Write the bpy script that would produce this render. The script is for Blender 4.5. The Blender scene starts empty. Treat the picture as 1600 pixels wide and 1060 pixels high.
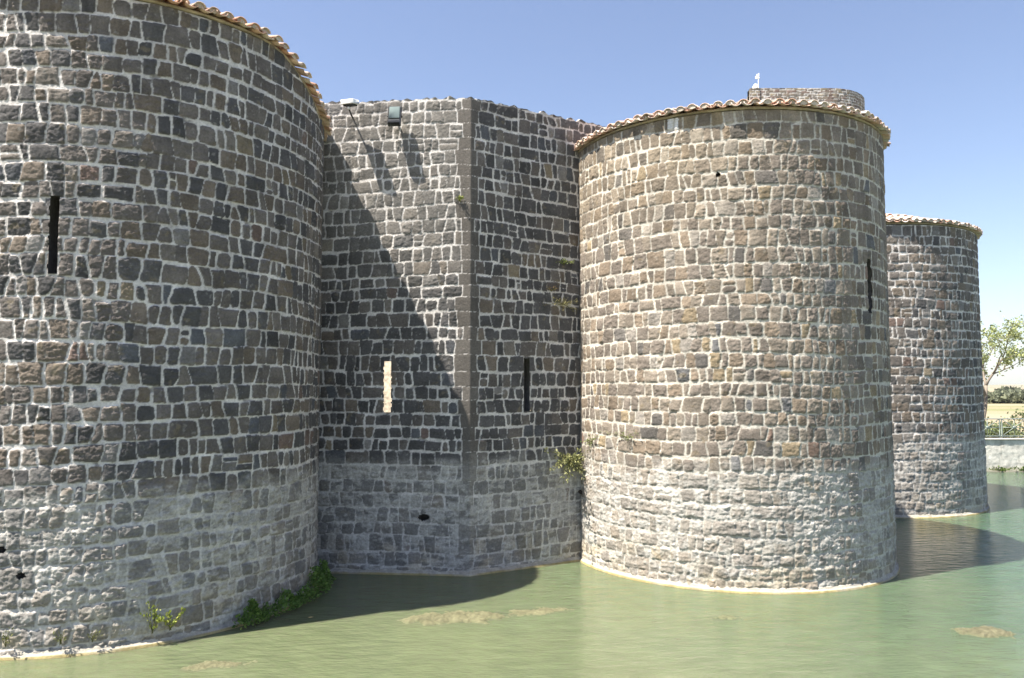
import bpy, math, random
import numpy as np
from mathutils import Vector

random.seed(7)
S = bpy.context.scene
COL = S.collection
R_ = math.radians

# ------------------------------------------------------------------ camera
cam_d = bpy.data.cameras.new('camera')
cam = bpy.data.objects.new('camera', cam_d)
COL.objects.link(cam)
cam.location = (0, 0, 4.0)
cam.rotation_euler = (R_(90 + 3.72), 0, 0)
cam_d.sensor_width = 36
cam_d.lens = 27.0
cam_d.clip_end = 12000
S.camera = cam

# ------------------------------------------------------------------ sky and sun
SUN_AZ, SUN_EL = R_(28.5), R_(63)          # heading of the light over the ground (from +X towards +Y), height
W = bpy.data.worlds.new('World')
S.world = W
W.use_nodes = True
nt = W.node_tree
bg = nt.nodes['Background']
sky = nt.nodes.new('ShaderNodeTexSky')
sky.sky_type = 'NISHITA'
sky.sun_disc = False
sky.sun_elevation = SUN_EL
sky.sun_rotation = R_(242)
sky.altitude = 100
sky.air_density = 1.0
sky.dust_density = 0.7
sky.ozone_density = 1.5
hs = nt.nodes.new('ShaderNodeHueSaturation')
hs.inputs['Hue'].default_value = 0.507
hs.inputs['Saturation'].default_value = 0.97
nt.links.new(sky.outputs['Color'], hs.inputs['Color'])
nt.links.new(hs.outputs['Color'], bg.inputs['Color'])
bg.inputs['Strength'].default_value = 0.07
sl = bpy.data.lights.new('sun', 'SUN')
sl.energy = 5.0
sl.angle = R_(0.5)
sl.color = (1.0, 0.93, 0.82)
sun = bpy.data.objects.new('sun', sl)
COL.objects.link(sun)
sv = Vector((math.cos(SUN_AZ) * math.cos(SUN_EL), math.sin(SUN_AZ) * math.cos(SUN_EL), -math.sin(SUN_EL)))
sun.rotation_euler = sv.to_track_quat('-Z', 'Y').to_euler()
S.view_settings.view_transform = 'Standard'
S.view_settings.look = 'None'
S.view_settings.exposure = 1.57
S.view_settings.gamma = 1.0
S.render.engine = 'CYCLES'
S.cycles.max_bounces = 6


# ------------------------------------------------------------------ helpers
def tag(o, label=None, cat=None, group=None, kind=None):
    if label: o['label'] = label
    if cat: o['category'] = cat
    if group: o['group'] = group
    if kind: o['kind'] = kind
    return o


def empty(name, loc=(0, 0, 0), rz=0.0):
    o = bpy.data.objects.new(name, None)
    o.location = loc
    o.rotation_euler = (0, 0, rz)
    o.empty_display_size = 0.3
    COL.objects.link(o)
    return o


def mesh_obj(name, verts, faces, mat, parent=None, colors=None, smooth=False, loc=None):
    """verts (N,3), faces: (M,4)/(M,3) array or list of arrays."""
    me = bpy.data.meshes.new(name)
    verts = np.asarray(verts, np.float32)
    fl = faces if isinstance(faces, (list, tuple)) and len(faces) and isinstance(faces[0], np.ndarray) and faces[0].ndim == 2 else [np.asarray(faces, np.int32)]
    loops = np.concatenate([f.ravel() for f in fl]).astype(np.int32)
    tot = np.concatenate([np.full(len(f), f.shape[1], np.int32) for f in fl])
    start = np.concatenate([[0], np.cumsum(tot)[:-1]]).astype(np.int32)
    me.vertices.add(len(verts)); me.vertices.foreach_set('co', verts.ravel())
    me.loops.add(len(loops)); me.loops.foreach_set('vertex_index', loops)
    me.polygons.add(len(tot)); me.polygons.foreach_set('loop_start', start); me.polygons.foreach_set('loop_total', tot)
    if smooth:
        me.polygons.foreach_set('use_smooth', np.ones(len(tot), bool))
    if colors is not None:
        a = me.color_attributes.new('Col', 'FLOAT_COLOR', 'POINT')
        c = np.ones((len(verts), 4), np.float32); c[:, :3] = colors
        a.data.foreach_set('color', c.ravel())
    me.update(calc_edges=True)
    me.validate()
    me.materials.append(mat)
    o = bpy.data.objects.new(name, me)
    COL.objects.link(o)
    if loc is not None: o.location = loc
    if parent is not None: o.parent = parent
    return o


class MB:
    """collects boxes, tubes and raw faces into one mesh"""
    def __init__(s): s.v = []; s.q = []; s.t = []; s.c = []; s.n = 0
    def add(s, v, q=None, t=None, c=None):
        v = np.asarray(v, float)
        if q is not None and len(q): s.q.append(np.asarray(q, np.int32) + s.n)
        if t is not None and len(t): s.t.append(np.asarray(t, np.int32) + s.n)
        s.v.append(v); s.n += len(v)
        s.c.append(np.broadcast_to(np.asarray(c if c is not None else (0.5, 0.5, 0.5), float), (len(v), 3)))
    def box(s, ctr, size, rot=None, c=None, bevel=0.0):
        hx, hy, hz = np.array(size) / 2
        b = min(bevel, hx * .9, hy * .9, hz * .9)
        if b <= 0:
            v = np.array([[x, y, z] for x in (-hx, hx) for y in (-hy, hy) for z in (-hz, hz)])
            q = [[0, 1, 3, 2], [4, 6, 7, 5], [0, 4, 5, 1], [2, 3, 7, 6], [0, 2, 6, 4], [1, 5, 7, 3]]
            t = None
        else:
            v, idx = [], {}
            for sx in (-1, 1):
                for sy in (-1, 1):
                    for sz in (-1, 1):
                        for ax in range(3):
                            p = np.array([sx * hx, sy * hy, sz * hz])
                            sh = np.array([sx, sy, sz]) * b; sh[ax] = 0
                            idx[(sx, sy, sz, ax)] = len(v); v.append(p - sh)
            v = np.array(v); q, t = [], []
            I = idx
            for ax in range(3):
                o = [a for a in range(3) if a != ax]
                for sg in (-1, 1):
                    f = []
                    for a, bb in ((-1, -1), (1, -1), (1, 1), (-1, 1)):
                        k = [0, 0, 0]; k[ax] = sg; k[o[0]] = a; k[o[1]] = bb
                        f.append(I[(*k, ax)])
                    q.append(f)
            for ax in range(3):
                o = [a for a in range(3) if a != ax]
                for a in (-1, 1):
                    for bb in (-1, 1):
                        f = []
                        for sg, fa in ((-1, o[0]), (1, o[0]), (1, o[1]), (-1, o[1])):
                            k = [0, 0, 0]; k[ax] = sg; k[o[0]] = a; k[o[1]] = bb
                            f.append(I[(*k, fa)])
                        q.append(f)
            for sx in (-1, 1):
                for sy in (-1, 1):
                    for sz in (-1, 1):
                        t.append([I[(sx, sy, sz, 0)], I[(sx, sy, sz, 1)], I[(sx, sy, sz, 2)]])
        if rot is not None: v = v @ np.array(rot).T
        s.add(v + np.array(ctr), q, t, c)
    def tube(s, pts, rad, n=6, c=None, cap=True):
        pts = np.asarray(pts, float); rad = np.broadcast_to(np.asarray(rad, float), (len(pts),))
        tg = np.gradient(pts, axis=0); tg /= np.linalg.norm(tg, axis=1)[:, None] + 1e-9
        ref = np.array([0.3, 0.2, 1.0]) if abs(tg[0, 2]) < .8 else np.array([1.0, .2, 0.1])
        a = np.cross(tg, ref); a /= np.linalg.norm(a, axis=1)[:, None] + 1e-9
        b = np.cross(tg, a)
        th = np.arange(n) * 2 * math.pi / n
        v = pts[:, None] + rad[:, None, None] * (np.cos(th)[None, :, None] * a[:, None] + np.sin(th)[None, :, None] * b[:, None])
        q = [[i * n + j, i * n + (j + 1) % n, (i + 1) * n + (j + 1) % n, (i + 1) * n + j] for i in range(len(pts) - 1) for j in range(n)]
        v = v.reshape(-1, 3); t = []
        if cap:
            m = len(v); v = np.r_[v, pts[:1], pts[-1:]]
            t = [[m, (j + 1) % n, j] for j in range(n)] + [[m + 1, m - n + j, m - n + (j + 1) % n] for j in range(n)]
        s.add(v, q, t, c)
    def build(s, name, mat, parent=None, smooth=False, loc=None):
        f = []
        if s.q: f.append(np.concatenate(s.q))
        if s.t: f.append(np.concatenate(s.t))
        return mesh_obj(name, np.concatenate(s.v), f, mat, parent, np.concatenate(s.c), smooth, loc)


def pnoise(x, y, seed=0):
    """gradient noise, about -1..1"""
    x, y = np.broadcast_arrays(np.asarray(x, float), np.asarray(y, float))
    xi = np.floor(x).astype(np.int64); yi = np.floor(y).astype(np.int64)
    xf, yf = x - xi, y - yi
    def g(ix, iy, fx, fy):
        h = (ix * 374761393 + iy * 668265263 + seed * 974634077) & 0xFFFFFFFF
        h = ((h ^ (h >> 13)) * 1274126177) & 0xFFFFFFFF
        h = (h ^ (h >> 16)) & 0xFFFF
        a = h * (2 * math.pi / 65536)
        return np.cos(a) * fx + np.sin(a) * fy
    u = xf ** 3 * (xf * (xf * 6 - 15) + 10); v = yf ** 3 * (yf * (yf * 6 - 15) + 10)
    n0 = g(xi, yi, xf, yf) * (1 - u) + g(xi + 1, yi, xf - 1, yf) * u
    n1 = g(xi, yi + 1, xf, yf - 1) * (1 - u) + g(xi + 1, yi + 1, xf - 1, yf - 1) * u
    return 1.5 * (n0 * (1 - v) + n1 * v)


def fbm(x, y, seed=0, oct=4, gain=.5):
    r = 0; a = 1.0; t = 0
    for k in range(oct):
        r = r + a * pnoise(x * 2 ** k + 13.7 * k, y * 2 ** k - 7.1 * k, seed + k); t += a; a *= gain
    return r / t * 1.3


def sstep(a, b, x):
    t = np.clip((x - a) / (b - a), 0, 1)
    return t * t * (3 - 2 * t)


# ------------------------------------------------------------------ materials
def new_mat(name):
    m = bpy.data.materials.new(name); m.use_nodes = True
    n = m.node_tree; return m, n, n.nodes['Principled BSDF'], n.links


def vcol_mat(name, rough=.9, nscale=30, var=.35, bump=.4, bdist=.01, spec=.2, trans=0.0, nscale2=3.0, var2=.2):
    m, n, p, L = new_mat(name)
    at = n.nodes.new('ShaderNodeAttribute'); at.attribute_name = 'Col'
    tc = n.nodes.new('ShaderNodeTexCoord')
    n1 = n.nodes.new('ShaderNodeTexNoise'); n1.inputs['Scale'].default_value = nscale; n1.inputs['Detail'].default_value = 8; n1.inputs['Roughness'].default_value = .65
    n2 = n.nodes.new('ShaderNodeTexNoise'); n2.inputs['Scale'].default_value = nscale2; n2.inputs['Detail'].default_value = 4
    L.new(tc.outputs['Object'], n1.inputs['Vector']); L.new(tc.outputs['Object'], n2.inputs['Vector'])
    mr = n.nodes.new('ShaderNodeMapRange'); mr.inputs['From Min'].default_value = .25; mr.inputs['From Max'].default_value = .75
    mr.inputs['To Min'].default_value = 1 - var; mr.inputs['To Max'].default_value = 1 + var
    L.new(n1.outputs['Fac'], mr.inputs['Value'])
    mr2 = n.nodes.new('ShaderNodeMapRange'); mr2.inputs['From Min'].default_value = .3; mr2.inputs['From Max'].default_value = .7
    mr2.inputs['To Min'].default_value = 1 - var2; mr2.inputs['To Max'].default_value = 1 + var2
    L.new(n2.outputs['Fac'], mr2.inputs['Value'])
    mu = n.nodes.new('ShaderNodeMath'); mu.operation = 'MULTIPLY'
    L.new(mr.outputs[0], mu.inputs[0]); L.new(mr2.outputs[0], mu.inputs[1])
    vm = n.nodes.new('ShaderNodeVectorMath'); vm.operation = 'SCALE'
    L.new(at.outputs['Color'], vm.inputs[0]); L.new(mu.outputs[0], vm.inputs['Scale'])
    L.new(vm.outputs[0], p.inputs['Base Color'])
    p.inputs['Roughness'].default_value = rough
    p.inputs['Specular IOR Level'].default_value = spec
    if bump:
        b = n.nodes.new('ShaderNodeBump'); b.inputs['Strength'].default_value = bump; b.inputs['Distance'].default_value = bdist
        L.new(n1.outputs['Fac'], b.inputs['Height']); L.new(b.outputs[0], p.inputs['Normal'])
    if trans:
        tr = n.nodes.new('ShaderNodeBsdfTranslucent'); mx = n.nodes.new('ShaderNodeMixShader'); mx.inputs[0].default_value = trans
        L.new(vm.outputs[0], tr.inputs['Color']); L.new(p.outputs[0], mx.inputs[1]); L.new(tr.outputs[0], mx.inputs[2])
        L.new(mx.outputs[0], n.nodes['Material Output'].inputs['Surface'])
    return m


def plain_mat(name, col, rough=.5, metal=0.0, spec=.5, nscale=12, var=.12, bump=.0):
    m, n, p, L = new_mat(name)
    tc = n.nodes.new('ShaderNodeTexCoord')
    n1 = n.nodes.new('ShaderNodeTexNoise'); n1.inputs['Scale'].default_value = nscale; n1.inputs['Detail'].default_value = 6
    L.new(tc.outputs['Object'], n1.inputs['Vector'])
    mr = n.nodes.new('ShaderNodeMapRange'); mr.inputs['From Min'].default_value = .25; mr.inputs['From Max'].default_value = .75
    mr.inputs['To Min'].default_value = 1 - var; mr.inputs['To Max'].default_value = 1 + var
    L.new(n1.outputs['Fac'], mr.inputs['Value'])
    vm = n.nodes.new('ShaderNodeVectorMath'); vm.operation = 'SCALE'; vm.inputs[0].default_value = col
    L.new(mr.outputs[0], vm.inputs['Scale']); L.new(vm.outputs[0], p.inputs['Base Color'])
    p.inputs['Roughness'].default_value = rough; p.inputs['Metallic'].default_value = metal; p.inputs['Specular IOR Level'].default_value = spec
    if bump:
        b = n.nodes.new('ShaderNodeBump'); b.inputs['Strength'].default_value = bump; b.inputs['Distance'].default_value = .02
        L.new(n1.outputs['Fac'], b.inputs['Height']); L.new(b.outputs[0], p.inputs['Normal'])
    return m


M_STONE = vcol_mat('basalt_masonry', rough=.92, nscale=26, var=.32, bump=.55, bdist=.02, nscale2=2.2, var2=.14)
M_TILE = vcol_mat('terracotta_tiles', rough=.85, nscale=30, var=.3, bump=.3, bdist=.006, nscale2=6, var2=.18)
M_LEAF = vcol_mat('leaves', rough=.6, nscale=8, var=.2, bump=0, trans=.3, spec=.3)
M_BARK = vcol_mat('bark', rough=.9, nscale=20, var=.3, bump=.4)
M_LIME = vcol_mat('lime_mortar', rough=.95, nscale=22, var=.25, bump=.6, bdist=.02, nscale2=4, var2=.2)
M_DARKSTONE = plain_mat('slit_stone', (.09, .085, .08), .95, nscale=14, var=.35, bump=.4)
M_MUD = vcol_mat('algae_scum', rough=.8, nscale=18, var=.25, bump=.6, bdist=.02)
M_STEEL = plain_mat('galvanised_steel', (.21, .25, .235), .45, metal=.2, nscale=20)
M_BLACK = plain_mat('black_metal', (.03, .032, .035), .45)
M_WHITE = plain_mat('white_enamel', (.82, .82, .8), .4, var=.05)
M_GLASS = plain_mat('lamp_glass', (.16, .2, .19), .12, spec=.8, nscale=5)
M_CONC = plain_mat('pale_concrete', (.42, .405, .37), .95, nscale=5, var=.3, bump=.4)
M_CREAM = plain_mat('cream_plaster', (.50, .44, .35), .95, nscale=11, var=.5, bump=.8)


def water_mat():
    m, n, p, L = new_mat('green_water')
    tc = n.nodes.new('ShaderNodeTexCoord')
    def noise(sc, det=4, st=(1, 1, 1), rot=0.0, ro=.5):
        mp = n.nodes.new('ShaderNodeMapping'); mp.inputs['Scale'].default_value = st; mp.inputs['Rotation'].default_value = (0, 0, rot)
        t = n.nodes.new('ShaderNodeTexNoise'); t.inputs['Scale'].default_value = sc; t.inputs['Detail'].default_value = det; t.inputs['Roughness'].default_value = ro
        L.new(tc.outputs['Object'], mp.inputs['Vector']); L.new(mp.outputs[0], t.inputs['Vector']); return t
    # murkiness: cloudier yellow-green shallows near the walls, clearer deep green farther off
    a = noise(.35, 5)
    b = noise(1.6, 6, (1, 1.6, 1), .4, .6)
    sx = n.nodes.new('ShaderNodeSeparateXYZ'); L.new(tc.outputs['Object'], sx.inputs[0])
    m1 = n.nodes.new('ShaderNodeMath'); m1.operation = 'MULTIPLY_ADD'; m1.inputs[1].default_value = .055; m1.inputs[2].default_value = -.40
    mxy = n.nodes.new('ShaderNodeMath'); mxy.operation = 'MULTIPLY_ADD'; mxy.inputs[1].default_value = .55
    L.new(sx.outputs['Y'], mxy.inputs[0]); L.new(sx.outputs['X'], mxy.inputs[2])
    L.new(mxy.outputs[0], m1.inputs[0])
    m2 = n.nodes.new('ShaderNodeMath'); m2.operation = 'MULTIPLY_ADD'; m2.inputs[1].default_value = .5
    L.new(a.outputs['Fac'], m2.inputs[0]); L.new(m1.outputs[0], m2.inputs[2])
    cr = n.nodes.new('ShaderNodeValToRGB')
    e = cr.color_ramp.elements
    e[0].position = .2; e[0].color = (.110, .130, .072, 1)
    e[1].position = 1.0; e[1].color = (.060, .101, .064, 1)
    L.new(m2.outputs[0], cr.inputs[0])
    mr = n.nodes.new('ShaderNodeMapRange'); mr.inputs['From Min'].default_value = .3; mr.inputs['From Max'].default_value = .75; mr.inputs['To Min'].default_value = .85; mr.inputs['To Max'].default_value = 1.15
    L.new(b.outputs['Fac'], mr.inputs['Value'])
    vm = n.nodes.new('ShaderNodeVectorMath'); vm.operation = 'SCALE'; L.new(cr.outputs[0], vm.inputs[0]); L.new(mr.outputs[0], vm.inputs['Scale'])
    L.new(vm.outputs[0], p.inputs['Base Color'])
    p.inputs['Subsurface Weight'].default_value = .75           # turbid: light spreads under the surface
    p.inputs['Subsurface Radius'].default_value = (.6, 1.0, .5)
    p.inputs['Subsurface Scale'].default_value = .45
    p.inputs['Roughness'].default_value = .05; p.inputs['IOR'].default_value = 1.33
    w1 = noise(2.4, 3, (1, 2.4, 1), R_(-25)); w2 = noise(7, 4, (1, 2.6, 1), R_(-12), .6)
    add = n.nodes.new('ShaderNodeMath'); add.operation = 'MULTIPLY_ADD'; add.inputs[1].default_value = .42
    L.new(w2.outputs['Fac'], add.inputs[0]); L.new(w1.outputs['Fac'], add.inputs[2])
    bp = n.nodes.new('ShaderNodeBump'); bp.inputs['Strength'].default_value = .45; bp.inputs['Distance'].default_value = .09
    L.new(add.outputs[0], bp.inputs['Height']); L.new(bp.outputs[0], p.inputs['Normal'])
    return m


def land_mat():
    m, n, p, L = new_mat('dry_fields')
    tc = n.nodes.new('ShaderNodeTexCoord')
    mp = n.nodes.new('ShaderNodeMapping'); mp.inputs['Scale'].default_value = (.006, .02, .02)
    L.new(tc.outputs['Object'], mp.inputs['Vector'])
    t = n.nodes.new('ShaderNodeTexNoise'); t.inputs['Scale'].default_value = 1; t.inputs['Detail'].default_value = 6
    L.new(mp.outputs[0], t.inputs['Vector'])
    cr = n.nodes.new('ShaderNodeValToRGB'); e = cr.color_ramp.elements
    e[0].position = .36; e[0].color = (.15, .17, .07, 1)
    e[1].position = .52; e[1].color = (.27, .225, .155, 1)
    e2 = e.new(.7); e2.color = (.31, .265, .19, 1)
    L.new(t.outputs['Fac'], cr.inputs[0]); L.new(cr.outputs[0], p.inputs['Base Color'])
    p.inputs['Roughness'].default_value = 1; p.inputs['Specular IOR Level'].default_value = .1
    return m


M_WATER = water_mat()
M_LAND = land_mat()

# ------------------------------------------------------------------ ground and water
BANK_Y = 37.2
gx = np.unique(np.concatenate([np.linspace(-3000, -80, 30), np.linspace(-80, 80, 33), np.linspace(80, 3000, 40), [-60.0, -60.01, 62.0, 62.01]]))
gy = np.unique(np.concatenate([np.linspace(-1500, -20, 12), np.linspace(-20, 40, 13), np.linspace(40, 400, 40), np.linspace(400, 4500, 60), [-14.0, -14.01, BANK_Y + .3, BANK_Y + .31]]))
GX, GY = np.meshgrid(gx, gy)
inside = (GX > -60.005) & (GX < 62.005) & (GY > -14.005) & (GY < BANK_Y + .305)
GZ = 1.45 + sstep(60, 300, GY) * (-1.2) + sstep(250, 1500, GY) * (4 + 7 * fbm(GX / 700, GY / 900, 5)) + sstep(1500, 4500, GY) * (20 + 25 * fbm(GX / 900, GY / 1500, 9))
GZ = np.where(inside, -1.6, GZ)
ny_, nx_ = GX.shape
ii = (np.arange(ny_ - 1)[:, None] * nx_ + np.arange(nx_ - 1)[None]).ravel()
gq = np.stack([ii, ii + 1, ii + nx_ + 1, ii + nx_], 1)
tag(mesh_obj('ground', np.stack([GX, GY, GZ], -1).reshape(-1, 3), gq, M_LAND, smooth=False), kind='structure')
tag(mesh_obj('water', [[-60, -14, 0], [62, -14, 0], [62, BANK_Y + .2, 0], [-60, BANK_Y + .2, 0]], np.array([[0, 1, 2, 3]]), M_WATER), kind='structure')


# ------------------------------------------------------------------ masonry
class Path:
    """plan line measured in metres along u, with outward normals"""
    def __init__(s, pts, closed_normals=None, sharp=()):
        s.p = np.asarray(pts, float)
        d = np.diff(s.p, axis=0); s.len = np.hypot(d[:, 0], d[:, 1]); s.cum = np.r_[0, np.cumsum(s.len)]
        s.seg_n = np.stack([d[:, 1], -d[:, 0]], 1) / s.len[:, None]
        s.smooth = False
    def at(s, u):
        u = np.asarray(u, float)
        k = np.clip(np.searchsorted(s.cum, u, side='right') - 1, 0, len(s.len) - 1)
        t = (u - s.cum[k]) / s.len[k]
        pos = s.p[k] * (1 - t)[..., None] + s.p[k + 1] * t[..., None]
        nrm = s.seg_n[k]
        # mitre at corners
        for j in range(1, len(s.cum) - 1):
            near = np.abs(u - s.cum[j]) < 1e-6
            if near.any():
                b = s.seg_n[j - 1] + s.seg_n[j]; b = b / (1 + s.seg_n[j - 1] @ s.seg_n[j])
                nrm = np.where(near[..., None], b, nrm)
        return pos, nrm


class Arc:
    def __init__(s, cx, cy, r, a0):
        s.c = np.array([cx, cy]); s.r = r; s.a0 = a0     # u = 0 at angle a0, counter-clockwise
    def at(s, u):
        a = s.a0 + np.asarray(u) / s.r
        n = np.stack([np.cos(a), np.sin(a)], -1)
        return s.c + s.r * n, n


def layout(U, V, z1, seed, row_h=.30, quoin_u=None, jw=1.0, warp=1.0, vmax_rubble=None, width=.25):
    """stone courses: returns signed distance to the joint, stone ids and local coordinates"""
    rg = np.random.default_rng(seed)
    hts = []
    while sum(hts) < z1 + 1: hts.append(row_h * rg.uniform(.84, 1.14))
    vb = np.r_[-.4, -.4 + np.cumsum(hts)]
    wv = warp * (.018 * pnoise(U / .9, V / .42, seed + 1) + .013 * pnoise(U / .23, V / .23, seed + 2)) + .09 * pnoise(U / 3.5, V / 2.5, seed + 8)
    wu = warp * (.022 * pnoise(U / .34, V / .25, seed + 3) + .006 * pnoise(U / .12, V / .12, seed + 4))
    if vmax_rubble is not None:
        k = sstep(vmax_rubble - .8, vmax_rubble, V)
        wv = wv + k * .05 * pnoise(U / .4, V / .3, seed + 21)
    V2 = V + wv; U2 = U + wu
    row = np.clip(np.searchsorted(vb, V2, side='right') - 1, 0, len(vb) - 2)
    d = np.full(U.shape, -1.0); sid = np.zeros(U.shape, np.int64); lu = np.zeros(U.shape); lv = np.zeros(U.shape); quo = np.zeros(U.shape, bool); sw = np.zeros(U.shape)
    umin, umax = U.min() - 1, U.max() + 1
    for k in np.unique(row):
        m = row == k
        h = vb[k + 1] - vb[k]
        w = np.clip(rg.lognormal(math.log(width), .32, int((umax - umin) / .12)), .12, .46)
        jn = umin + np.cumsum(w); jn = jn[jn < umax]
        ql = None
        if quoin_u is not None:
            ql = (quoin_u - rg.uniform(.15, .36), quoin_u + rg.uniform(.10, .28))
            jn = np.sort(np.r_[jn[(jn < ql[0] - .1) | (jn > ql[1] + .1)], ql])
        sl = rg.normal(0, .12, len(jn)); jwid = rg.uniform(.005, .021, len(jn)) * jw; jwid[rg.random(len(jn)) < .12] = .001
        if ql is not None:
            qi = np.abs(jn[:, None] - np.array(ql)[None]).min(1) < 1e-9; sl[qi] = 0; jwid[qi] = .008
        hj = rg.uniform(.004, .012) * jw; hj2 = rg.uniform(.004, .012) * jw
        u = U2[m]; v = V2[m]; vc = (v - (vb[k] + h / 2))
        i = np.clip(np.searchsorted(jn, u) - 1, 0, len(jn) - 2)
        for _ in range(2):
            i = np.where(u < jn[i] + sl[i] * vc, i - 1, i); i = np.clip(i, 0, len(jn) - 2)
            i = np.where(u > jn[i + 1] + sl[i + 1] * vc, i + 1, i); i = np.clip(i, 0, len(jn) - 2)
        L = jn[i] + sl[i] * vc; Rr = jn[i + 1] + sl[i + 1] * vc
        # stones sit unevenly in the course: some lower, some split in two
        n = len(jn)
        top = rg.uniform(0, .045, n) * warp * (rg.random(n) < .6); bot = rg.uniform(0, .022, n) * warp * (rg.random(n) < .5)
        split = rg.random(n) < .016; spos = rg.uniform(.4, .6, n)
        isq = (ql is not None) & (np.abs(jn - (ql[0] if ql else 0)) < 1e-9)
        top[isq] = 0; bot[isq] = 0; split[isq] = False
        dyb = v - vb[k] - np.where(isq[i], .001, hj + bot[i]); dyt = vb[k + 1] - v - np.where(isq[i], .001, hj2 + top[i])
        sp = split[i]; vs = vb[k] + spos[i] * h
        up = v > vs
        dyb = np.where(sp & up, np.minimum(dyb, v - vs - .008), dyb); dyt = np.where(sp & ~up, np.minimum(dyt, vs - v - .008), dyt)
        dx = np.minimum(u - L - jwid[i], Rr - u - jwid[i + 1]); dy = np.minimum(dyb, dyt)
        rr = np.where(isq[i], .006, (.012 + .06 * rg.random(n) ** 2)[i])
        dd = np.where((dx < rr) & (dy < rr), rr - np.hypot(np.minimum(dx, rr) - rr, np.minimum(dy, rr) - rr), np.minimum(dx, dy))
        d[m] = dd; sid[m] = (k * 997 + i * 2 + (sp & up)) ; lu[m] = u - (L + Rr) / 2; lv[m] = vc; quo[m] = isq[i]; sw[m] = Rr - L
    return d, sid, lu, lv, quo


PAL = np.array([[.082, .080, .080], [.070, .069, .069], [.118, .107, .098], [.138, .117, .096], [.180, .152, .110], [.175, .168, .160], [.130, .098, .084], [.085, .089, .097], [.15, .136, .12]])


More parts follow.
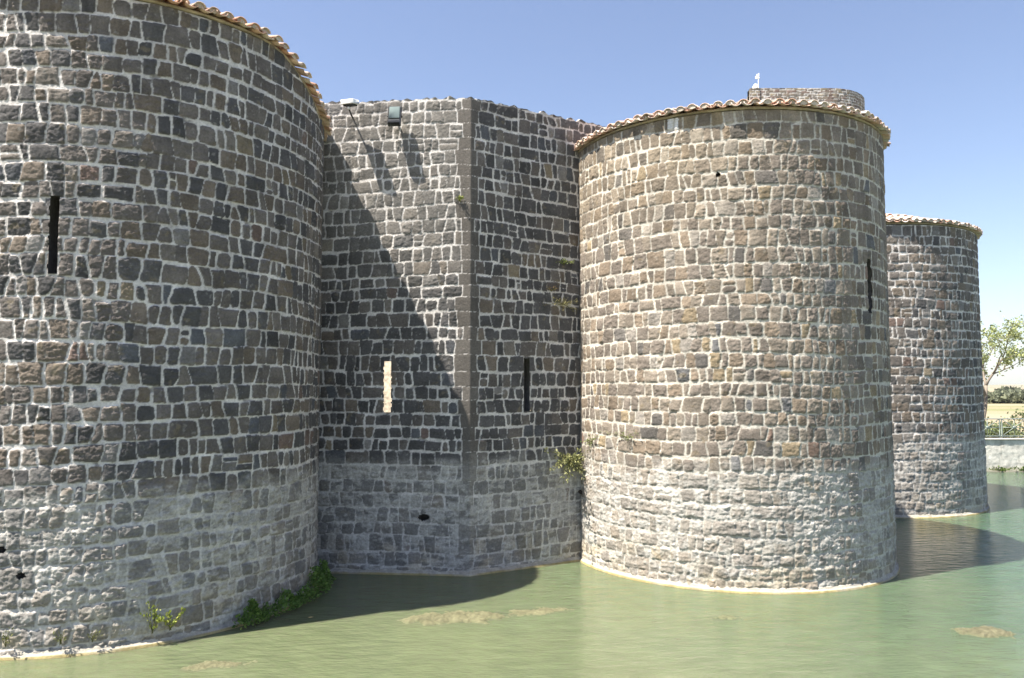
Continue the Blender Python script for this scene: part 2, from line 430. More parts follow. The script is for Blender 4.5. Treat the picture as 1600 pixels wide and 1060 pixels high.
def masonry(parent, path, us, vs, seed, weights, cuts=(), quoin_u=None, batter=0.0, top=None, flood=2.4, rough=1.0, row_h=.30,
            jw=1.0, gain=1.0, name='wall', tint=None, mortar=(.56, .535, .515), warp=1.0, coarse=None, cap=None, smear_bias=.06, clip=None, width=.25):
    us = np.asarray(us); vs = np.asarray(vs)
    U, T = np.meshgrid(us, vs)
    V = T.copy()
    z1 = vs[-1]
    if top is not None: V = T / z1 * top(U)
    if clip is not None: V = np.minimum(T, clip(U))
    d, sid, lu, lv, quo = layout(U, V, z1, seed, row_h, quoin_u, jw, warp, z1 if top is not None else None, width)
    rg = np.random.default_rng(seed + 100)
    NT = 60000
    tab = rg.random((NT, 6))
    s = (sid * 7919) % NT
    r0, r1, r2, r3, r4, r5 = [tab[s, k] for k in range(6)]
    chip = .010 * fbm(U / .09, V / .09, seed + 31, 3)
    d = d + np.where(quo, .002, 1.0) * (chip * warp + .011 * fbm(U / 1.1, V / .7, seed + 33, 3) + .002)
    m = sstep(-.003, .007, d)
    # relief
    fine = fbm(U / .11, V / .08, seed + 40, 5, .68)
    rough_s = (.35 + 1.1 * r3)
    rock = np.where(quo, .15, 1.0) * rough * (.015 * fine * rough_s + .012 * np.abs(fbm(U / .075, V / .05, seed + 44, 4, .6)) * rough_s)
    bul = np.where(quo, .3, 1.0) * (.006 + .013 * r0) * (1 - np.exp(-np.maximum(d, 0) / .022)) * rough
    tilt = np.where(quo, .0, 1.0) * ((r1 - .5) * .10 * lu + (r2 - .5) * .10 * lv) * rough
    h = m * (bul + rock + tilt) + (1 - m) * .004 * fbm(U / .07, V / .07, seed + 50, 3)
    # colour of each stone
    w = np.asarray(weights, float)
    if w.ndim == 1:
        cw = np.cumsum(w / w.sum()); pi = np.searchsorted(cw, r4 * .9999)
        col = PAL[pi]
    else:
        raise ValueError
    col = col * np.array([1.0, .985, .995]) * (0.86 + .32 * r5)[..., None] * gain
    grad = fbm(U / .35, V / .28, seed + 60, 3)
    col = col * (1 + .26 * grad)[..., None]
    # lichen and rust blotches on some stones
    bl = sstep(.35, .6, fbm(U / .22, V / .2, seed + 61, 3)) * (r2 > .55)
    col = col * (1 - .45 * bl[..., None]) + .45 * bl[..., None] * np.array([.20, .165, .11])
    wl = sstep(.42, .6, fbm(U / .12, V / .12, seed + 62, 4)) * .5
    col = col * (1 - wl[..., None]) + wl[..., None] * np.array([.26, .25, .235])
    if tint is not None: col = tint(U, V, col)
    qc = np.array([.112, .102, .093]) * (0.85 + .3 * r5)[..., None]
    col = np.where(quo[..., None], qc, col)
    mc = np.array(mortar) * (1 + .30 * fbm(U / .45, V / .35, seed + 70, 5, .6))[..., None]
    dirt = sstep(.1, .6, fbm(U / .8, V / .9, seed + 71, 3))[..., None]
    mc = mc * (1 - .15 * dirt)
    # washed out joints and rain runs
    opn = sstep(.38, .56, fbm(U / .4, V / .3, seed + 72, 4)) * (1 - m)
    mc = mc * (1 - .5 * opn[..., None]); h = h - .016 * opn
    run = sstep(.15, .65, fbm(U / .16, V / 3.0, seed + 73, 4)) * sstep(z1 * .35, z1, V)
    col = col * (1 - .22 * run[..., None]); mc = mc * (1 - .30 * run[..., None])
    C = mc * (1 - m[..., None]) + col * m[..., None]
    # former water level: lime crust over stone and joints below it
    if flood:
        fl = sstep(.26, -.22, V - flood - .30 * fbm(U / .8, V / .35, seed + 80, 4) - .10 * fbm(U / .15, V / .12, seed + 87, 3))
        lay = fbm(U / .45, V / .10, seed + 81, 4, .6)
        blot = fbm(U / .26, V / .17, seed + 82, 5, .65)
        big = fbm(U / 1.4, V / .5, seed + 85, 3)
        smear = sstep(-.16, .22, blot + .45 * big + .25 * lay + smear_bias - .95 * m * (r0 - .38))
        crust = fl * np.clip(.36 + .56 * smear, 0, 1)
        crust_c = np.array([.42, .405, .378]) * (1 + .28 * lay + .35 * fbm(U / .09, V / .07, seed + 83, 4, .65))[..., None]
        warmth = sstep(1.2, .2, V)[..., None] * sstep(-.2, .4, fbm(U / .9, V / .5, seed + 84, 3))[..., None]
        crust_c = crust_c * (1 - .6 * warmth) + .6 * warmth * np.array([.40, .33, .22])
        crust_c = np.clip(crust_c, .10, .62)
        C = C * (1 - crust[..., None] * .88) + crust_c * crust[..., None] * .88
        h = h + fl * (.009 * lay + .015 * blot * rough + .008 * fbm(U / .07, V / .05, seed + 86, 3))
    h = h - (V / z1) * batter
    pos, nrm = path.at(U)
    # recessed openings: leave their faces out
    P = np.concatenate([pos + nrm * h[..., None], V[..., None]], -1)
    ny, nx = U.shape
    ii = (np.arange(ny - 1)[:, None] * nx + np.arange(nx - 1)[None])
    keep = np.ones((ny - 1, nx - 1), bool)
    uc = (U[:-1, :-1] + U[1:, 1:]) / 2; vc = (V[:-1, :-1] + V[1:, 1:]) / 2
    for (a, b, c_, e_) in cuts:
        j = .011 * pnoise(vc / .09, uc / .3, seed + 3)
        if e_ - c_ < .3:                        # small holes are ragged ovals
            keep &= ((uc - (a + b) / 2) / ((b - a) / 2)) ** 2 + ((vc - (c_ + e_) / 2) / ((e_ - c_) / 2)) ** 2 > 1 + .5 * pnoise(uc / .05, vc / .05, seed + 5)
            continue
        keep &= ~((uc > a + j) & (uc < b + j) & (vc > c_) & (vc < e_))
    ii = ii[keep]
    q = np.stack([ii, ii + 1, ii + nx + 1, ii + nx], 1)
    verts = [P.reshape(-1, 3)]; cols = [C.reshape(-1, 3)]; faces = [q]; base = ny * nx
    if coarse is not None:
        cv, cq, cc = coarse
        verts.append(cv); cols.append(np.broadcast_to(cc, (len(cv), 3))); faces.append(cq + base); base += len(cv)
    if cap is not None:
        # rough broken top running back over the thickness of the wall
        nb = int(cap / .03)
        t = np.linspace(0, cap, nb)[1:]
        UU, TT = np.meshgrid(us, t)
        tp = V[-1][None]
        lump = .05 * np.abs(fbm(UU / .25, TT / .2, seed + 90, 3)) + .03 * fbm(UU / .08, TT / .08, seed + 91, 3)
        ps, nn = path.at(UU)
        cp = np.concatenate([ps - nn * TT[..., None], (tp + lump - .02)[..., None]], -1)
        cp = np.concatenate([P[-1:], cp], 0)
        last = cp[-1:].copy(); last[..., 2] -= 1.3
        cp = np.concatenate([cp, last], 0)
        n2 = cp.shape[0]
        jj = (np.arange(n2 - 1)[:, None] * nx + np.arange(nx - 1)[None]).ravel()
        cq = np.stack([jj, jj + 1, jj + nx + 1, jj + nx], 1) + base
        g = fbm(cp[..., 0] / .2, cp[..., 1] / .2, seed + 92, 3)
        cc = np.where(g[..., None] > .1, np.array([.40, .375, .34]), np.array([.20, .18, .16]))
        verts.append(cp.reshape(-1, 3)); cols.append(cc.reshape(-1, 3)); faces.append(cq)
    return mesh_obj(name, np.concatenate(verts), [np.concatenate(faces)], M_STONE, parent, np.concatenate(cols), smooth=True)


def footing(parent, path, us, seed, wide=.05, hgt=.10, gain=1.0):
    """lime-crusted ledge at the waterline"""
    prof = np.array([[-.06, hgt + .03], [.01, hgt], [wide * .55, hgt - .025], [wide * .85, hgt - .06], [wide, hgt * .45], [wide + .01, .03], [wide + .03, -.02], [wide + .05, -.35]])
    U, K = np.meshgrid(us, np.arange(len(prof)))
    n1 = fbm(U / .5, K * .3, seed, 4); n2 = fbm(U / .1, K * .8, seed + 1, 3)
    off = prof[:, 0][:, None] + .010 * n1 + .005 * n2
    z = prof[:, 1][:, None] + (.016 * n1 + .008 * n2) * (K < 5)
    pos, nrm = path.at(U)
    P = np.concatenate([pos + nrm * off[..., None], z[..., None]], -1)
    white = np.array([.35, .325, .275]); alg = np.array([.30, .25, .12]); grey = np.array([.30, .285, .26])
    k = sstep(4.3, 5.2, K + .9 * n1)[..., None]
    g = sstep(.0, .5, fbm(U / .35, K * .6, seed + 4, 4))[..., None] * .85
    C = (white * (1 - g) + grey * g) * gain * (1 - k) + alg * k
    ny, nx = U.shape
    ii = (np.arange(ny - 1)[:, None] * nx + np.arange(nx - 1)[None]).ravel()
    # winding matches the outward side
    q = np.stack([ii, ii + nx, ii + nx + 1, ii + 1], 1)
    return mesh_obj('footing', P.reshape(-1, 3), q, M_LIME, parent, C.reshape(-1, 3), smooth=True)


def recess(parent, path, cut, name, depth=.6, splay=0.0, back=True, out=.0, shrink=.012, mat=None):
    """stone lined hole behind an opening"""
    a, b, c, e = cut
    a -= shrink; b += shrink; c -= shrink; e += shrink
    def ring(dep, gr):
        uu = np.array([a - gr, b + gr, b + gr, a - gr]); zz = np.array([c, c, e, e])
        p, n = path.at(np.array([(a + b) / 2] * 4))
        p0, n0 = path.at(np.array([a, b, b, a]))
        mid_n = n[0]; tang = np.array([-mid_n[1], mid_n[0]])
        sg = np.sign(np.dot(p0[1] - p0[0], tang))
        pts = p0 - mid_n * dep + tang[None] * sg * np.array([-gr, gr, gr, -gr])[:, None]
        return np.c_[pts, zz]
    r0 = ring(-out, 0); r1 = ring(depth, splay)
    v = np.r_[r0, r1]
    q = [[k, (k + 1) % 4, 4 + (k + 1) % 4, 4 + k] for k in range(4)]
    if back: q.append([4, 5, 6, 7])
    return mesh_obj(name, v, np.array(q), mat or M_DARKSTONE, parent)


def coarse_cyl(cx, cy, r, a0, a1, z0, z1, n=40):
    a = np.linspace(a0, a1, n)
    v = np.concatenate([np.c_[cx + r * np.cos(a), cy + r * np.sin(a), np.full(n, z)] for z in (z0, z1)])
    i = np.arange(n - 1)
    return v, np.stack([i, i + 1, i + n + 1, i + n], 1), np.array([.12, .11, .10])


def tile_roof(parent, cx, cy, re, ze, seed, slope=.3, tint=(1, 1, 1), pitch=.25, rings=(4, 4), sag=lambda a: 0 * a):
    """low cone of barrel tiles; every tile is a bent tapered shell"""
    rg = np.random.default_rng(seed)
    mb = MB()
    nt = int(2 * math.pi * re / pitch)
    seg = 7
    ph = np.linspace(0, math.pi, seg)
    L = .40; expo = .32
    base = [np.array([.56, .40, .32]), np.array([.60, .48, .41]), np.array([.50, .32, .24]), np.array([.62, .53, .47]), np.array([.48, .37, .31])]
    rho = re
    ks = 0
    for blk, nring in enumerate(rings):
        n = nt if blk == 0 else nt // (2 ** blk)
        for rr in range(nring):
            for kind in (0, 1):                      # channel tiles below, cover tiles above
                for i in range(n):
                    th = (i + (.5 if kind else 0)) * 2 * math.pi / n + rg.normal(0, .0025)
                    ro = rho + rg.normal(0, .018) + (0 if kind else -.015)
                    wd = (2 * math.pi * rho / n) * (.37 if kind else .40)
                    dl = rg.normal(0, .006)
                    vv = []
                    for t_, (rad, wsc) in enumerate(((ro, 1.06), (ro - L, .86))):
                        zc = ze - float(sag(th)) * max(0, (rad - re + 3) / 3) + slope * (re - rad) + dl + (.012 if t_ == 0 else -.012) + (.03 if kind else .045)
                        for thick in (0, 1):
                            wq = wd * wsc * (1 if thick == 0 else .82)
                            x = -np.cos(ph) * wq
                            y = np.sin(ph) * wq * (1.0 if kind else -1.0) * (.82 if kind else .7)
                            ct, st = math.cos(th), math.sin(th)
                            vv.append(np.c_[cx + rad * ct - x * st, cy + rad * st + x * ct, zc + y + (0 if kind else .0)])
                    v = np.concatenate(vv)           # outer-front, inner-front, outer-back, inner-back
                    q = []
                    A, B, C_, D = 0, seg, 2 * seg, 3 * seg
                    for k in range(seg - 1):
                        q += [[A + k, A + k + 1, C_ + k + 1, C_ + k], [B + k, D + k, D + k + 1, B + k + 1], [A + k, B + k, B + k + 1, A + k + 1]]
                    q += [[A, C_, D, B], [A + seg - 1, B + seg - 1, D + seg - 1, C_ + seg - 1]]
                    c = base[rg.integers(len(base))] * rg.uniform(.85, 1.2) * np.array(tint)
                    if rg.random() < .16: c = c * .5 + np.array([.42, .40, .36]) * .5
                    mb.add(v, q, None, c)
                    if kind and rr == 0 and blk == 0 and rg.random() < .85:      # mortar plug in the mouth of the tile
                        w1 = wd * 1.06 * .84; ins = rg.uniform(.015, .05)
                        rad = ro - ins; zc = ze - float(sag(th)) + slope * (re - rad) + dl + .03
                        x = np.r_[-np.cos(ph) * w1]; y = np.sin(ph) * w1 * .82
                        pv_ = np.c_[cx + rad * ct - x * st, cy + rad * st + x * ct, zc + y]
                        pv_ = np.r_[pv_, [[cx + rad * ct, cy + rad * st, zc - .02]]]
                        mb.add(pv_, None, [[seg, k, k + 1] for k in range(seg - 1)], (.47, .41, .34))
            rho -= expo
    # the cone beneath and above the laid tiles
    m = 96
    a = np.arange(m) * 2 * math.pi / m
    r1 = rho + .1
    for (ra, za, rb, zb) in ((re - .20, ze + .035, r1, ze + slope * (re - r1) - .005), (r1, ze + slope * (re - r1) - .005, .0, ze + slope * re + .04)):
        v = np.r_[np.c_[cx + ra * np.cos(a), cy + ra * np.sin(a), za - sag(a) * max(0, (ra - re + 3) / 3)], np.c_[cx + rb * np.cos(a), cy + rb * np.sin(a), zb - sag(a) * max(0, (rb - re + 3) / 3)]]
        i = np.arange(m); j = (i + 1) % m
        mb.add(v, np.stack([i, j, j + m, i + m], 1), None, (.36, .25, .18))
    return mb.build('roof', M_TILE, parent)


def eave_ring(parent, cx, cy, rw, re, ze, seed, roof, sag=lambda a: 0 * a):
    """rough mortar bed between wall head and tiles"""
    n = 700
    a = np.linspace(0, 2 * math.pi, n)
    prof = [(rw - .03, -.012), (rw + .006, -.008), (rw + .018, .0), (rw + .03, .012), (rw + .02, .04), (rw - .02, .06)]
    A, K = np.meshgrid(a, np.arange(len(prof)))
    pr = np.array(prof)
    ua = A * rw
    nz = fbm(ua / .2, K * .7, seed, 4)
    r = pr[:, 0][:, None] + .012 * nz; z = ze - sag(A) + pr[:, 1][:, None] + .012 * fbm(ua / .15, K * .5, seed + 2, 3)
    P = np.stack([cx + r * np.cos(A), cy + r * np.sin(A), z], -1)
    C = np.array([.34, .28, .20]) * (1 + .4 * fbm(ua / .5, K * .3, seed + 3, 3))[..., None]
    ny, nx = A.shape
    ii = (np.arange(ny - 1)[:, None] * nx + np.arange(nx - 1)[None]).ravel()
    return mesh_obj('eave_mortar', P.reshape(-1, 3), np.stack([ii, ii + 1, ii + nx + 1, ii + nx], 1), M_LIME, roof, C.reshape(-1, 3), smooth=True)


def ang(c, px):
    """angle on a tower circle whose ray from the camera passes pixel column px (front side)"""
    dx = (px - 800) / 1200
    # ray (dx,1)*t ; |ray-c|=r
    cx, cy, r = c
    A = dx * dx + 1; B = -2 * (dx * cx + cy); Cq = cx * cx + cy * cy - r * r
    D = B * B - 4 * A * Cq
    t = (-B - math.sqrt(max(D, 0))) / (2 * A)
    return math.atan2(t - cy, dx * t - cx), t


def zat(py, dist):
    """height seen at pixel row py at forward distance dist"""
    p = R_(3.72)
    y = (530 - py) / 1200
    return 4 + dist * (math.sin(p) + y * math.cos(p)) / (math.cos(p) - y * math.sin(p))


# ---- left tower
LT = (-7.69, 15.40, 3.71)
RT = (5.24, 19.04, 3.70)
FT = (12.45, 28.31, 4.15)
ZL, ZR, ZF = 10.29, 9.70, 9.24


def tower(c, ze, a0, a1, du, dv, seed, weights, label, over=.16, slits=(), holes=(), tint=None, gain=1.0, roof_tint=(1, 1, 1), rough=1.0, rings=(4, 4), batter=0.0, flood=2.4, row_h=.31, smear_bias=.06, sag=None, width=.25, mortar=(.56, .535, .515)):
    cx, cy, r = c
    root = empty('round_tower', (cx, cy, 0))
    root.name = 'round_tower'
    tag(root, label, 'tower', 'round towers of the castle')
    path = Arc(0, 0, r, a0)
    us = np.arange(0, (a1 - a0) * r, du); vs = np.arange(-.35, ze + .001, dv)
    cuts = []
    for px, py0, py1, pw in list(slits) + list(holes):
        a, t = ang(c, px)
        # half width along the wall from the pixel width
        nrm = np.array([math.cos(a), math.sin(a)]); view = np.array([(px - 800) / 1200, 1]); view /= np.linalg.norm(view)
        wid = pw / 1200 * t / max(.25, abs(nrm @ view))
        u = (a - a0) * r
        cuts.append((u - wid / 2, u + wid / 2, zat(py1, t), zat(py0, t)))
    coarse = coarse_cyl(0, 0, r - .02, a1 - .03, a0 + 2 * math.pi + .03, -.35, ze)
    masonry(root, path, us, vs, seed, weights, cuts=cuts, tint=tint, gain=gain, rough=rough, coarse=coarse, batter=batter, flood=flood, row_h=row_h, smear_bias=smear_bias, width=width, mortar=mortar, clip=None if sag is None else (lambda U: ze + .02 - sag(a0 + U / r)))
    sg = sag or (lambda a: 0 * a)
    for k, cu in enumerate(cuts):
        sl = k < len(slits)
        recess(root, path, cu, 'arrow_slit' if sl else 'putlog_hole', depth=.75 if sl else .3, splay=.1 if sl else 0)
    footing(root, path, np.arange(0, (a1 - a0) * r, .03), seed + 500)
    rf = tile_roof(root, 0, 0, r + over - batter, ze + .045, seed + 600, tint=roof_tint, rings=rings, sag=sg)
    eave_ring(root, 0, 0, r - batter, r + over - batter, ze + .012, seed + 700, rf, sag=sg)
    return root, path


#            slate dark greybr brown tan  lgrey red  blue  warm
W_LEFT = [.22, .05, .42, .18, .008, .02, .015, .03, .06]
W_WALL = [.46, .14, .28, .04, .003, .02, .008, .04, .02]
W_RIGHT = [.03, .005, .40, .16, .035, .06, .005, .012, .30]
W_FAR = [.10, .02, .42, .22, .01, .04, .03, .01, .16]


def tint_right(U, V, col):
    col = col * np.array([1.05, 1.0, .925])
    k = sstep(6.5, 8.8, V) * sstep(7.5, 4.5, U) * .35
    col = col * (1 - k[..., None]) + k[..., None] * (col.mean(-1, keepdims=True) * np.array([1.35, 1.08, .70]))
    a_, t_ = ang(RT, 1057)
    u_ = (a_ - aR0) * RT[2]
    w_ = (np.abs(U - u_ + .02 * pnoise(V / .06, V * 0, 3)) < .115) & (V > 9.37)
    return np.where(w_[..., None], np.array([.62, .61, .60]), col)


aL0, aL1 = R_(-118), R_(22)
tower(LT, ZL, aL0, aL1, .0165, .0165, 11, W_LEFT,
      'largest and nearest round stone tower, its tiled rim running out of the picture top', slits=[(76, 306, 428, 13)],
      holes=[(15, 854, 865, 11), (47, 894, 905, 11)], gain=1.05, rough=1.3, width=.215, roof_tint=(1.0, .9, .82),
      sag=lambda a: .74 * sstep(-.62, .12, (np.asarray(a) + math.pi) % (2 * math.pi) - math.pi) ** 1.3 * sstep(2.6, .6, (np.asarray(a) + math.pi) % (2 * math.pi) - math.pi))
aR0, aR1 = R_(-192), R_(-2)
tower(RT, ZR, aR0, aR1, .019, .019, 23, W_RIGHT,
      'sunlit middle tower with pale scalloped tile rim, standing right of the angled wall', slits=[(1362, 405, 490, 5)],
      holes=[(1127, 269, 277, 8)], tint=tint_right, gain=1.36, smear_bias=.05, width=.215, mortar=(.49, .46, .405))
aF0, aF1 = R_(-190), R_(0)
tower(FT, ZF, aF0, aF1, .03, .03, 37, W_FAR,
      'farthest, smallest looking round tower at the right, beside the railing and tree', gain=1.1, rings=(5, 4))

# ---- curtain wall between the towers, bent at a quoined corner
A_, B_, C_ = np.array([-3.911, 17.055]), np.array([-.915, 16.768]), np.array([1.585, 18.246])
dAB = (B_ - A_) / np.linalg.norm(B_ - A_); dBC = (C_ - B_) / np.linalg.norm(C_ - B_)
A2 = A_ - dAB * 2.2; C2 = C_ + dBC * 4.2
cw = empty('curtain_wall', (*B_, 0))
tag(cw, 'dark stone wall bent at a quoined corner between the two near towers', 'wall')
PW = Path(np.array([A2, B_, C2]) - B_)
uB = PW.cum[1]; uE = PW.cum[2]
usW = np.unique(np.round(np.r_[np.linspace(0, uB, int(uB / .019)), np.linspace(uB, uE, int((uE - uB) / .019))], 6))
topW = lambda u: 10.50 + .05 * fbm(u / .5, u * 0, 71, 4) + .05 * pnoise(u / .16, u * 0 + 3, 72) - .05 * sstep(uB + 3, uE, u)


def wall_cut(px, py0, py1, pw):
    dx = (px - 800) / 1200
    for P0, d0, u0 in ((A2, dAB, 0.0), (B_, dBC, uB)):
        # P0 + d0*s = (dx,1)*t
        M = np.array([[d0[0], -dx], [d0[1], -1]]); s, t = np.linalg.solve(M, -P0)
        if u0 + s <= (uB if u0 == 0 else 99) and (u0 == 0 or s >= 0):
            n = np.array([d0[1], -d0[0]]); v = np.array([dx, 1]) / math.hypot(dx, 1)
            w = pw / 1200 * t / abs(n @ v)
            return (u0 + s - w / 2, u0 + s + w / 2, zat(py1, t), zat(py0, t))


def tint_wall(U, V, col):
    # head of the left face: paler rubble, partly sunlight painted into the stone colour
    k = sstep(5.2, 8.6, V + .5 * fbm(U / .7, V / .6, 777, 3)) * sstep(uB + .02, uB - .02, U) * .75
    g = col.mean(-1, keepdims=True) * 1.0
    pale = (g * .9 + .085) * np.array([1.06, 1.0, .92])
    return col * (1 - k[..., None]) + k[..., None] * pale


cutsW = [wall_cut(606, 564, 645, 11.5), wall_cut(823, 560, 643, 9), wall_cut(664, 803, 814, 17)]
masonry(cw, PW, usW, np.arange(-.35, 10.45, .019), 53, W_WALL, cuts=cutsW, quoin_u=uB, top=topW, cap=.62, rough=.75, width=.235, tint=tint_wall)
recess(cw, PW, cutsW[0], 'arrow_slit', depth=.64, splay=.22, back=False)
recess(cw, PW, cutsW[1], 'arrow_slit', depth=.75, splay=.05)
recess(cw, PW, cutsW[2], 'drain_hole', depth=.4)
footing(cw, PW, np.unique(np.r_[np.arange(0, uE, .03), uB]), 553)

# courtyard face seen through the first slit
cy_ = empty('courtyard_wall', (-3.6, 21.6, 0))
tag(cy_, 'cream sunlit surface glimpsed through the bright arrow slit', 'wall')
mb = MB(); mb.box((0, 0, 3.2), (5.0, .5, 6.4), bevel=.05)
mb.build('wall', M_CREAM, cy_)

# ---- keep behind the middle tower
kp = empty('keep_tower', (15.5, 40, 0))
tag(kp, 'top of a brown stone keep rising behind the middle tower roof, one side rounded', 'tower')
KD = 40.0
kx = lambda px: (px - 800) / 1200 * KD
x0, x1 = kx(1181), kx(1308)
arcr = 2.9
th = np.linspace(-math.pi / 2, math.pi / 2, 24)
pl = [(x0 + .9, KD + 5.0), (x0, KD)] + [(x1 + arcr * math.cos(t), KD + arcr + arcr * math.sin(t)) for t in th]
PK = Path(np.array(pl) - np.array([15.5, 40]))
zk = zat(138, KD)
usK = np.unique(np.round(np.r_[np.arange(0, PK.cum[-1], .045), PK.cum], 6))
kb = PK.p; nb_ = len(kb)
kv = np.concatenate([np.c_[kb * 1.0, np.full(nb_, -.2)], np.c_[kb * 1.0, np.full(nb_, 14.52)]])
ki = np.arange(nb_ - 1)
masonry(kp, PK, usK, np.arange(14.5, zk + .04, .045), 83, [.0, .0, .2, .45, .2, .0, .2, .0, .2], flood=0, row_h=.17, rough=.7, gain=1.35, cap=.5,
        top=lambda u: zk + 0 * u, jw=.8, coarse=(kv, np.stack([ki, ki + 1, ki + nb_ + 1, ki + nb_], 1), np.array([.15, .13, .11])))

# white fittings on the keep's flat top
ws = empty('mast', (kx(1196), KD + .35, zk))
tag(ws, 'small white mast with pale hooded box standing on the flat top of the keep', 'mast')
mb = MB(); mb.tube([(.06, 0, -.1), (.06, 0, .5), (.09, 0, .95)], .022, 8); mb.build('pole', M_WHITE, ws)
mb = MB()
for z_, w_, d_ in ((0, .20, .18),):
    pts = [(-.17 + .02 * math.sin(k), 0, .0 + k * .045) for k in range(8)]
    mb.tube([(-.17 + .012 * k, 0, -.02 + k * .055) for k in range(8)], [.15, .15, .145, .14, .125, .11, .09, .05], 12)
mb.build('hood', M_WHITE, ws, smooth=True)
mb = MB(); mb.box((.0, 0, .72), (.20, .05, .17), bevel=.02); mb.box((.0, 0, .84), (.07, .05, .16), bevel=.02); mb.box((.09, 0, .70), (.1, .04, .08), bevel=.015)
mb.build('vane', M_WHITE, ws)
mb = MB(); mb.box((.02, -.02, .17), (.09, .1, .36), bevel=.02); mb.build('junction_box', M_WHITE, ws)

# ---- plaster block in the top course of the middle tower
# ---- floodlights on the wall
nAB = np.array([dAB[1], -dAB[0]])


def wall_pt(px, py, off=0.0):
    dx = (px - 800) / 1200
    P0, d0 = (A2, dAB) if px < 742 else (B_, dBC)
    n = np.array([d0[1], -d0[0]])
    M = np.array([[d0[0], -dx], [d0[1], -1]]); s, t = np.linalg.solve(M, -(P0 + n * off))
    return np.array([dx * t, t, zat(py, t)])


def rotm(rx, rz):
    cx_, sx_ = math.cos(rx), math.sin(rx); cz, sz = math.cos(rz), math.sin(rz)
    return np.array([[cz, -sz, 0], [sz, cz, 0], [0, 0, 1]]) @ np.array([[1, 0, 0], [0, cx_, -sx_], [0, sx_, cx_]])


p2 = wall_pt(612, 180, .30)
fl = empty('floodlight', p2)
tag(fl, 'black framed floodlight with greenish glass, right one of the two on the wall top', 'floodlight', 'floodlights on the wall')
R2 = rotm(R_(-14), R_(-4))
loc = lambda R, p: tuple(np.array(p) @ R.T)
mb = MB(); mb.box(loc(R2, (0, .05, 0)), (.29, .10, .47), R2, bevel=.015); mb.build('housing', M_BLACK, fl)
mb = MB(); mb.box(loc(R2, (0, -.008, .06)), (.235, .02, .29), R2, bevel=.004); mb.build('lamp_glass', M_GLASS, fl)
mb = MB(); mb.box(loc(R2, (0, -.012, -.165)), (.27, .03, .10), R2, bevel=.01); mb.build('ballast_box', M_BLACK, fl)
mb = MB(); mb.tube([(0, .10, .0), (0, .36, -.02)], .025, 8); mb.tube([(-.16, .05, .0), (-.16, .14, .0), (.16, .14, .0), (.16, .05, .0)], .012, 6); mb.build('bracket', M_BLACK, fl)

p1 = wall_pt(541, 160, .42)
fl = empty('floodlight', p1)
tag(fl, 'white floodlight seen edge on, left one of the two on the wall top', 'floodlight', 'floodlights on the wall')
R1 = rotm(R_(14), R_(-14))
mb = MB(); mb.box((0, 0, 0), (.31, .30, .10), R1, bevel=.012); mb.build('housing', M_WHITE, fl)
mb = MB(); mb.box(loc(R1, (0, .0, -.055)), (.24, .24, .06), R1, bevel=.01); mb.build('ballast_box', M_BLACK, fl)
mb = MB(); mb.tube([(-.02, .02, -.06), (-.02, .06, -.16), (-.02, .30, -.2), (-.02, .46, -.2)], .02, 8); mb.build('bracket', M_BLACK, fl)
mb = MB(); mb.tube([(-.02, -.03, -.12), (-.02, -.03, -.17)], [.03, .03], 10); mb.build('sensor', M_WHITE, fl)

# ------------------------------------------------------------------ plants
def leaves(mb, pts, dirs, size, rg, cols, wide=.35, jit=.6):
    n = len(pts)
    d = dirs + rg.normal(0, jit, (n, 3)); d /= np.linalg.norm(d, axis=1)[:, None] + 1e-9
    s = np.cross(d, rg.normal(0, 1, (n, 3))); s /= np.linalg.norm(s, axis=1)[:, None] + 1e-9
    nn = np.cross(d, s)
    L = size * rg.uniform(.6, 1.3, n)[:, None]
    v = np.stack([pts, pts + d * L * .5 + s * L * wide - nn * L * .06, pts + d * L, pts + d * L * .5 - s * L * wide - nn * L * .06], 1).reshape(-1, 3)
    b = np.arange(n) * 4
    c = np.repeat(np.asarray(cols), 4, 0)
    mb.add(v, None, np.concatenate([np.stack([b, b + 1, b + 2], 1), np.stack([b, b + 2, b + 3], 1)]), None)
    mb.c[-1] = c


def shade_cols(rg, n, a, b):
    t = rg.random(n)[:, None] ** 1.3
    return (np.array(a) * (1 - t) + np.array(b) * t) * rg.uniform(.7, 1.25, n)[:, None]


def clump(name, loc, outward, spread, n, size, label, cat, seed, a, b, stems=10, droop=0.0, wide=.35, group=None, up=.5, stemcol=(.12, .12, .05)):
    """a tuft: thin stems leaving one root, leaves along them"""
    rg = np.random.default_rng(seed)
    mb = MB(); sb = MB()
    out = np.array([outward[0], outward[1], 0.0])
    sx, sy, sz = spread
    for k in range(stems):
        tip = out * abs(rg.normal(.5, .25)) * sy + np.array([-out[1], out[0], 0]) * rg.normal(0, .5) * sx + np.array([0, 0, up * sz * rg.uniform(.3, 1.2) - rg.random() * droop * sz])
        t = np.linspace(0, 1, 6)[:, None]
        mid = tip * .5 + np.array([0, 0, .25 * sz]) * (1 if droop == 0 else .5)
        pts = (1 - t) ** 2 * np.zeros(3) + 2 * t * (1 - t) * mid + t * t * tip + rg.normal(0, .008, (6, 3))
        sb.tube(pts, np.linspace(.006, .002, 6), 4, c=stemcol)
        m = max(3, n // stems)
        tt = rg.uniform(.15, 1.0, m); idx = tt * 5; i0 = np.minimum(idx.astype(int), 4); f = (idx - i0)[:, None]
        pp = pts[i0] * (1 - f) + pts[i0 + 1] * f + rg.normal(0, .02, (m, 3))
        dd = np.repeat((tip / (np.linalg.norm(tip) + 1e-6))[None], m, 0) + np.array([0, 0, .3])
        leaves(mb, pp, dd, size, rg, shade_cols(rg, m, a, b), wide)
    root = empty(name, loc)
    tag(root, label, cat, group)
    mb.build('foliage', M_LEAF, root); sb.build('stem', M_BARK, root)
    return root


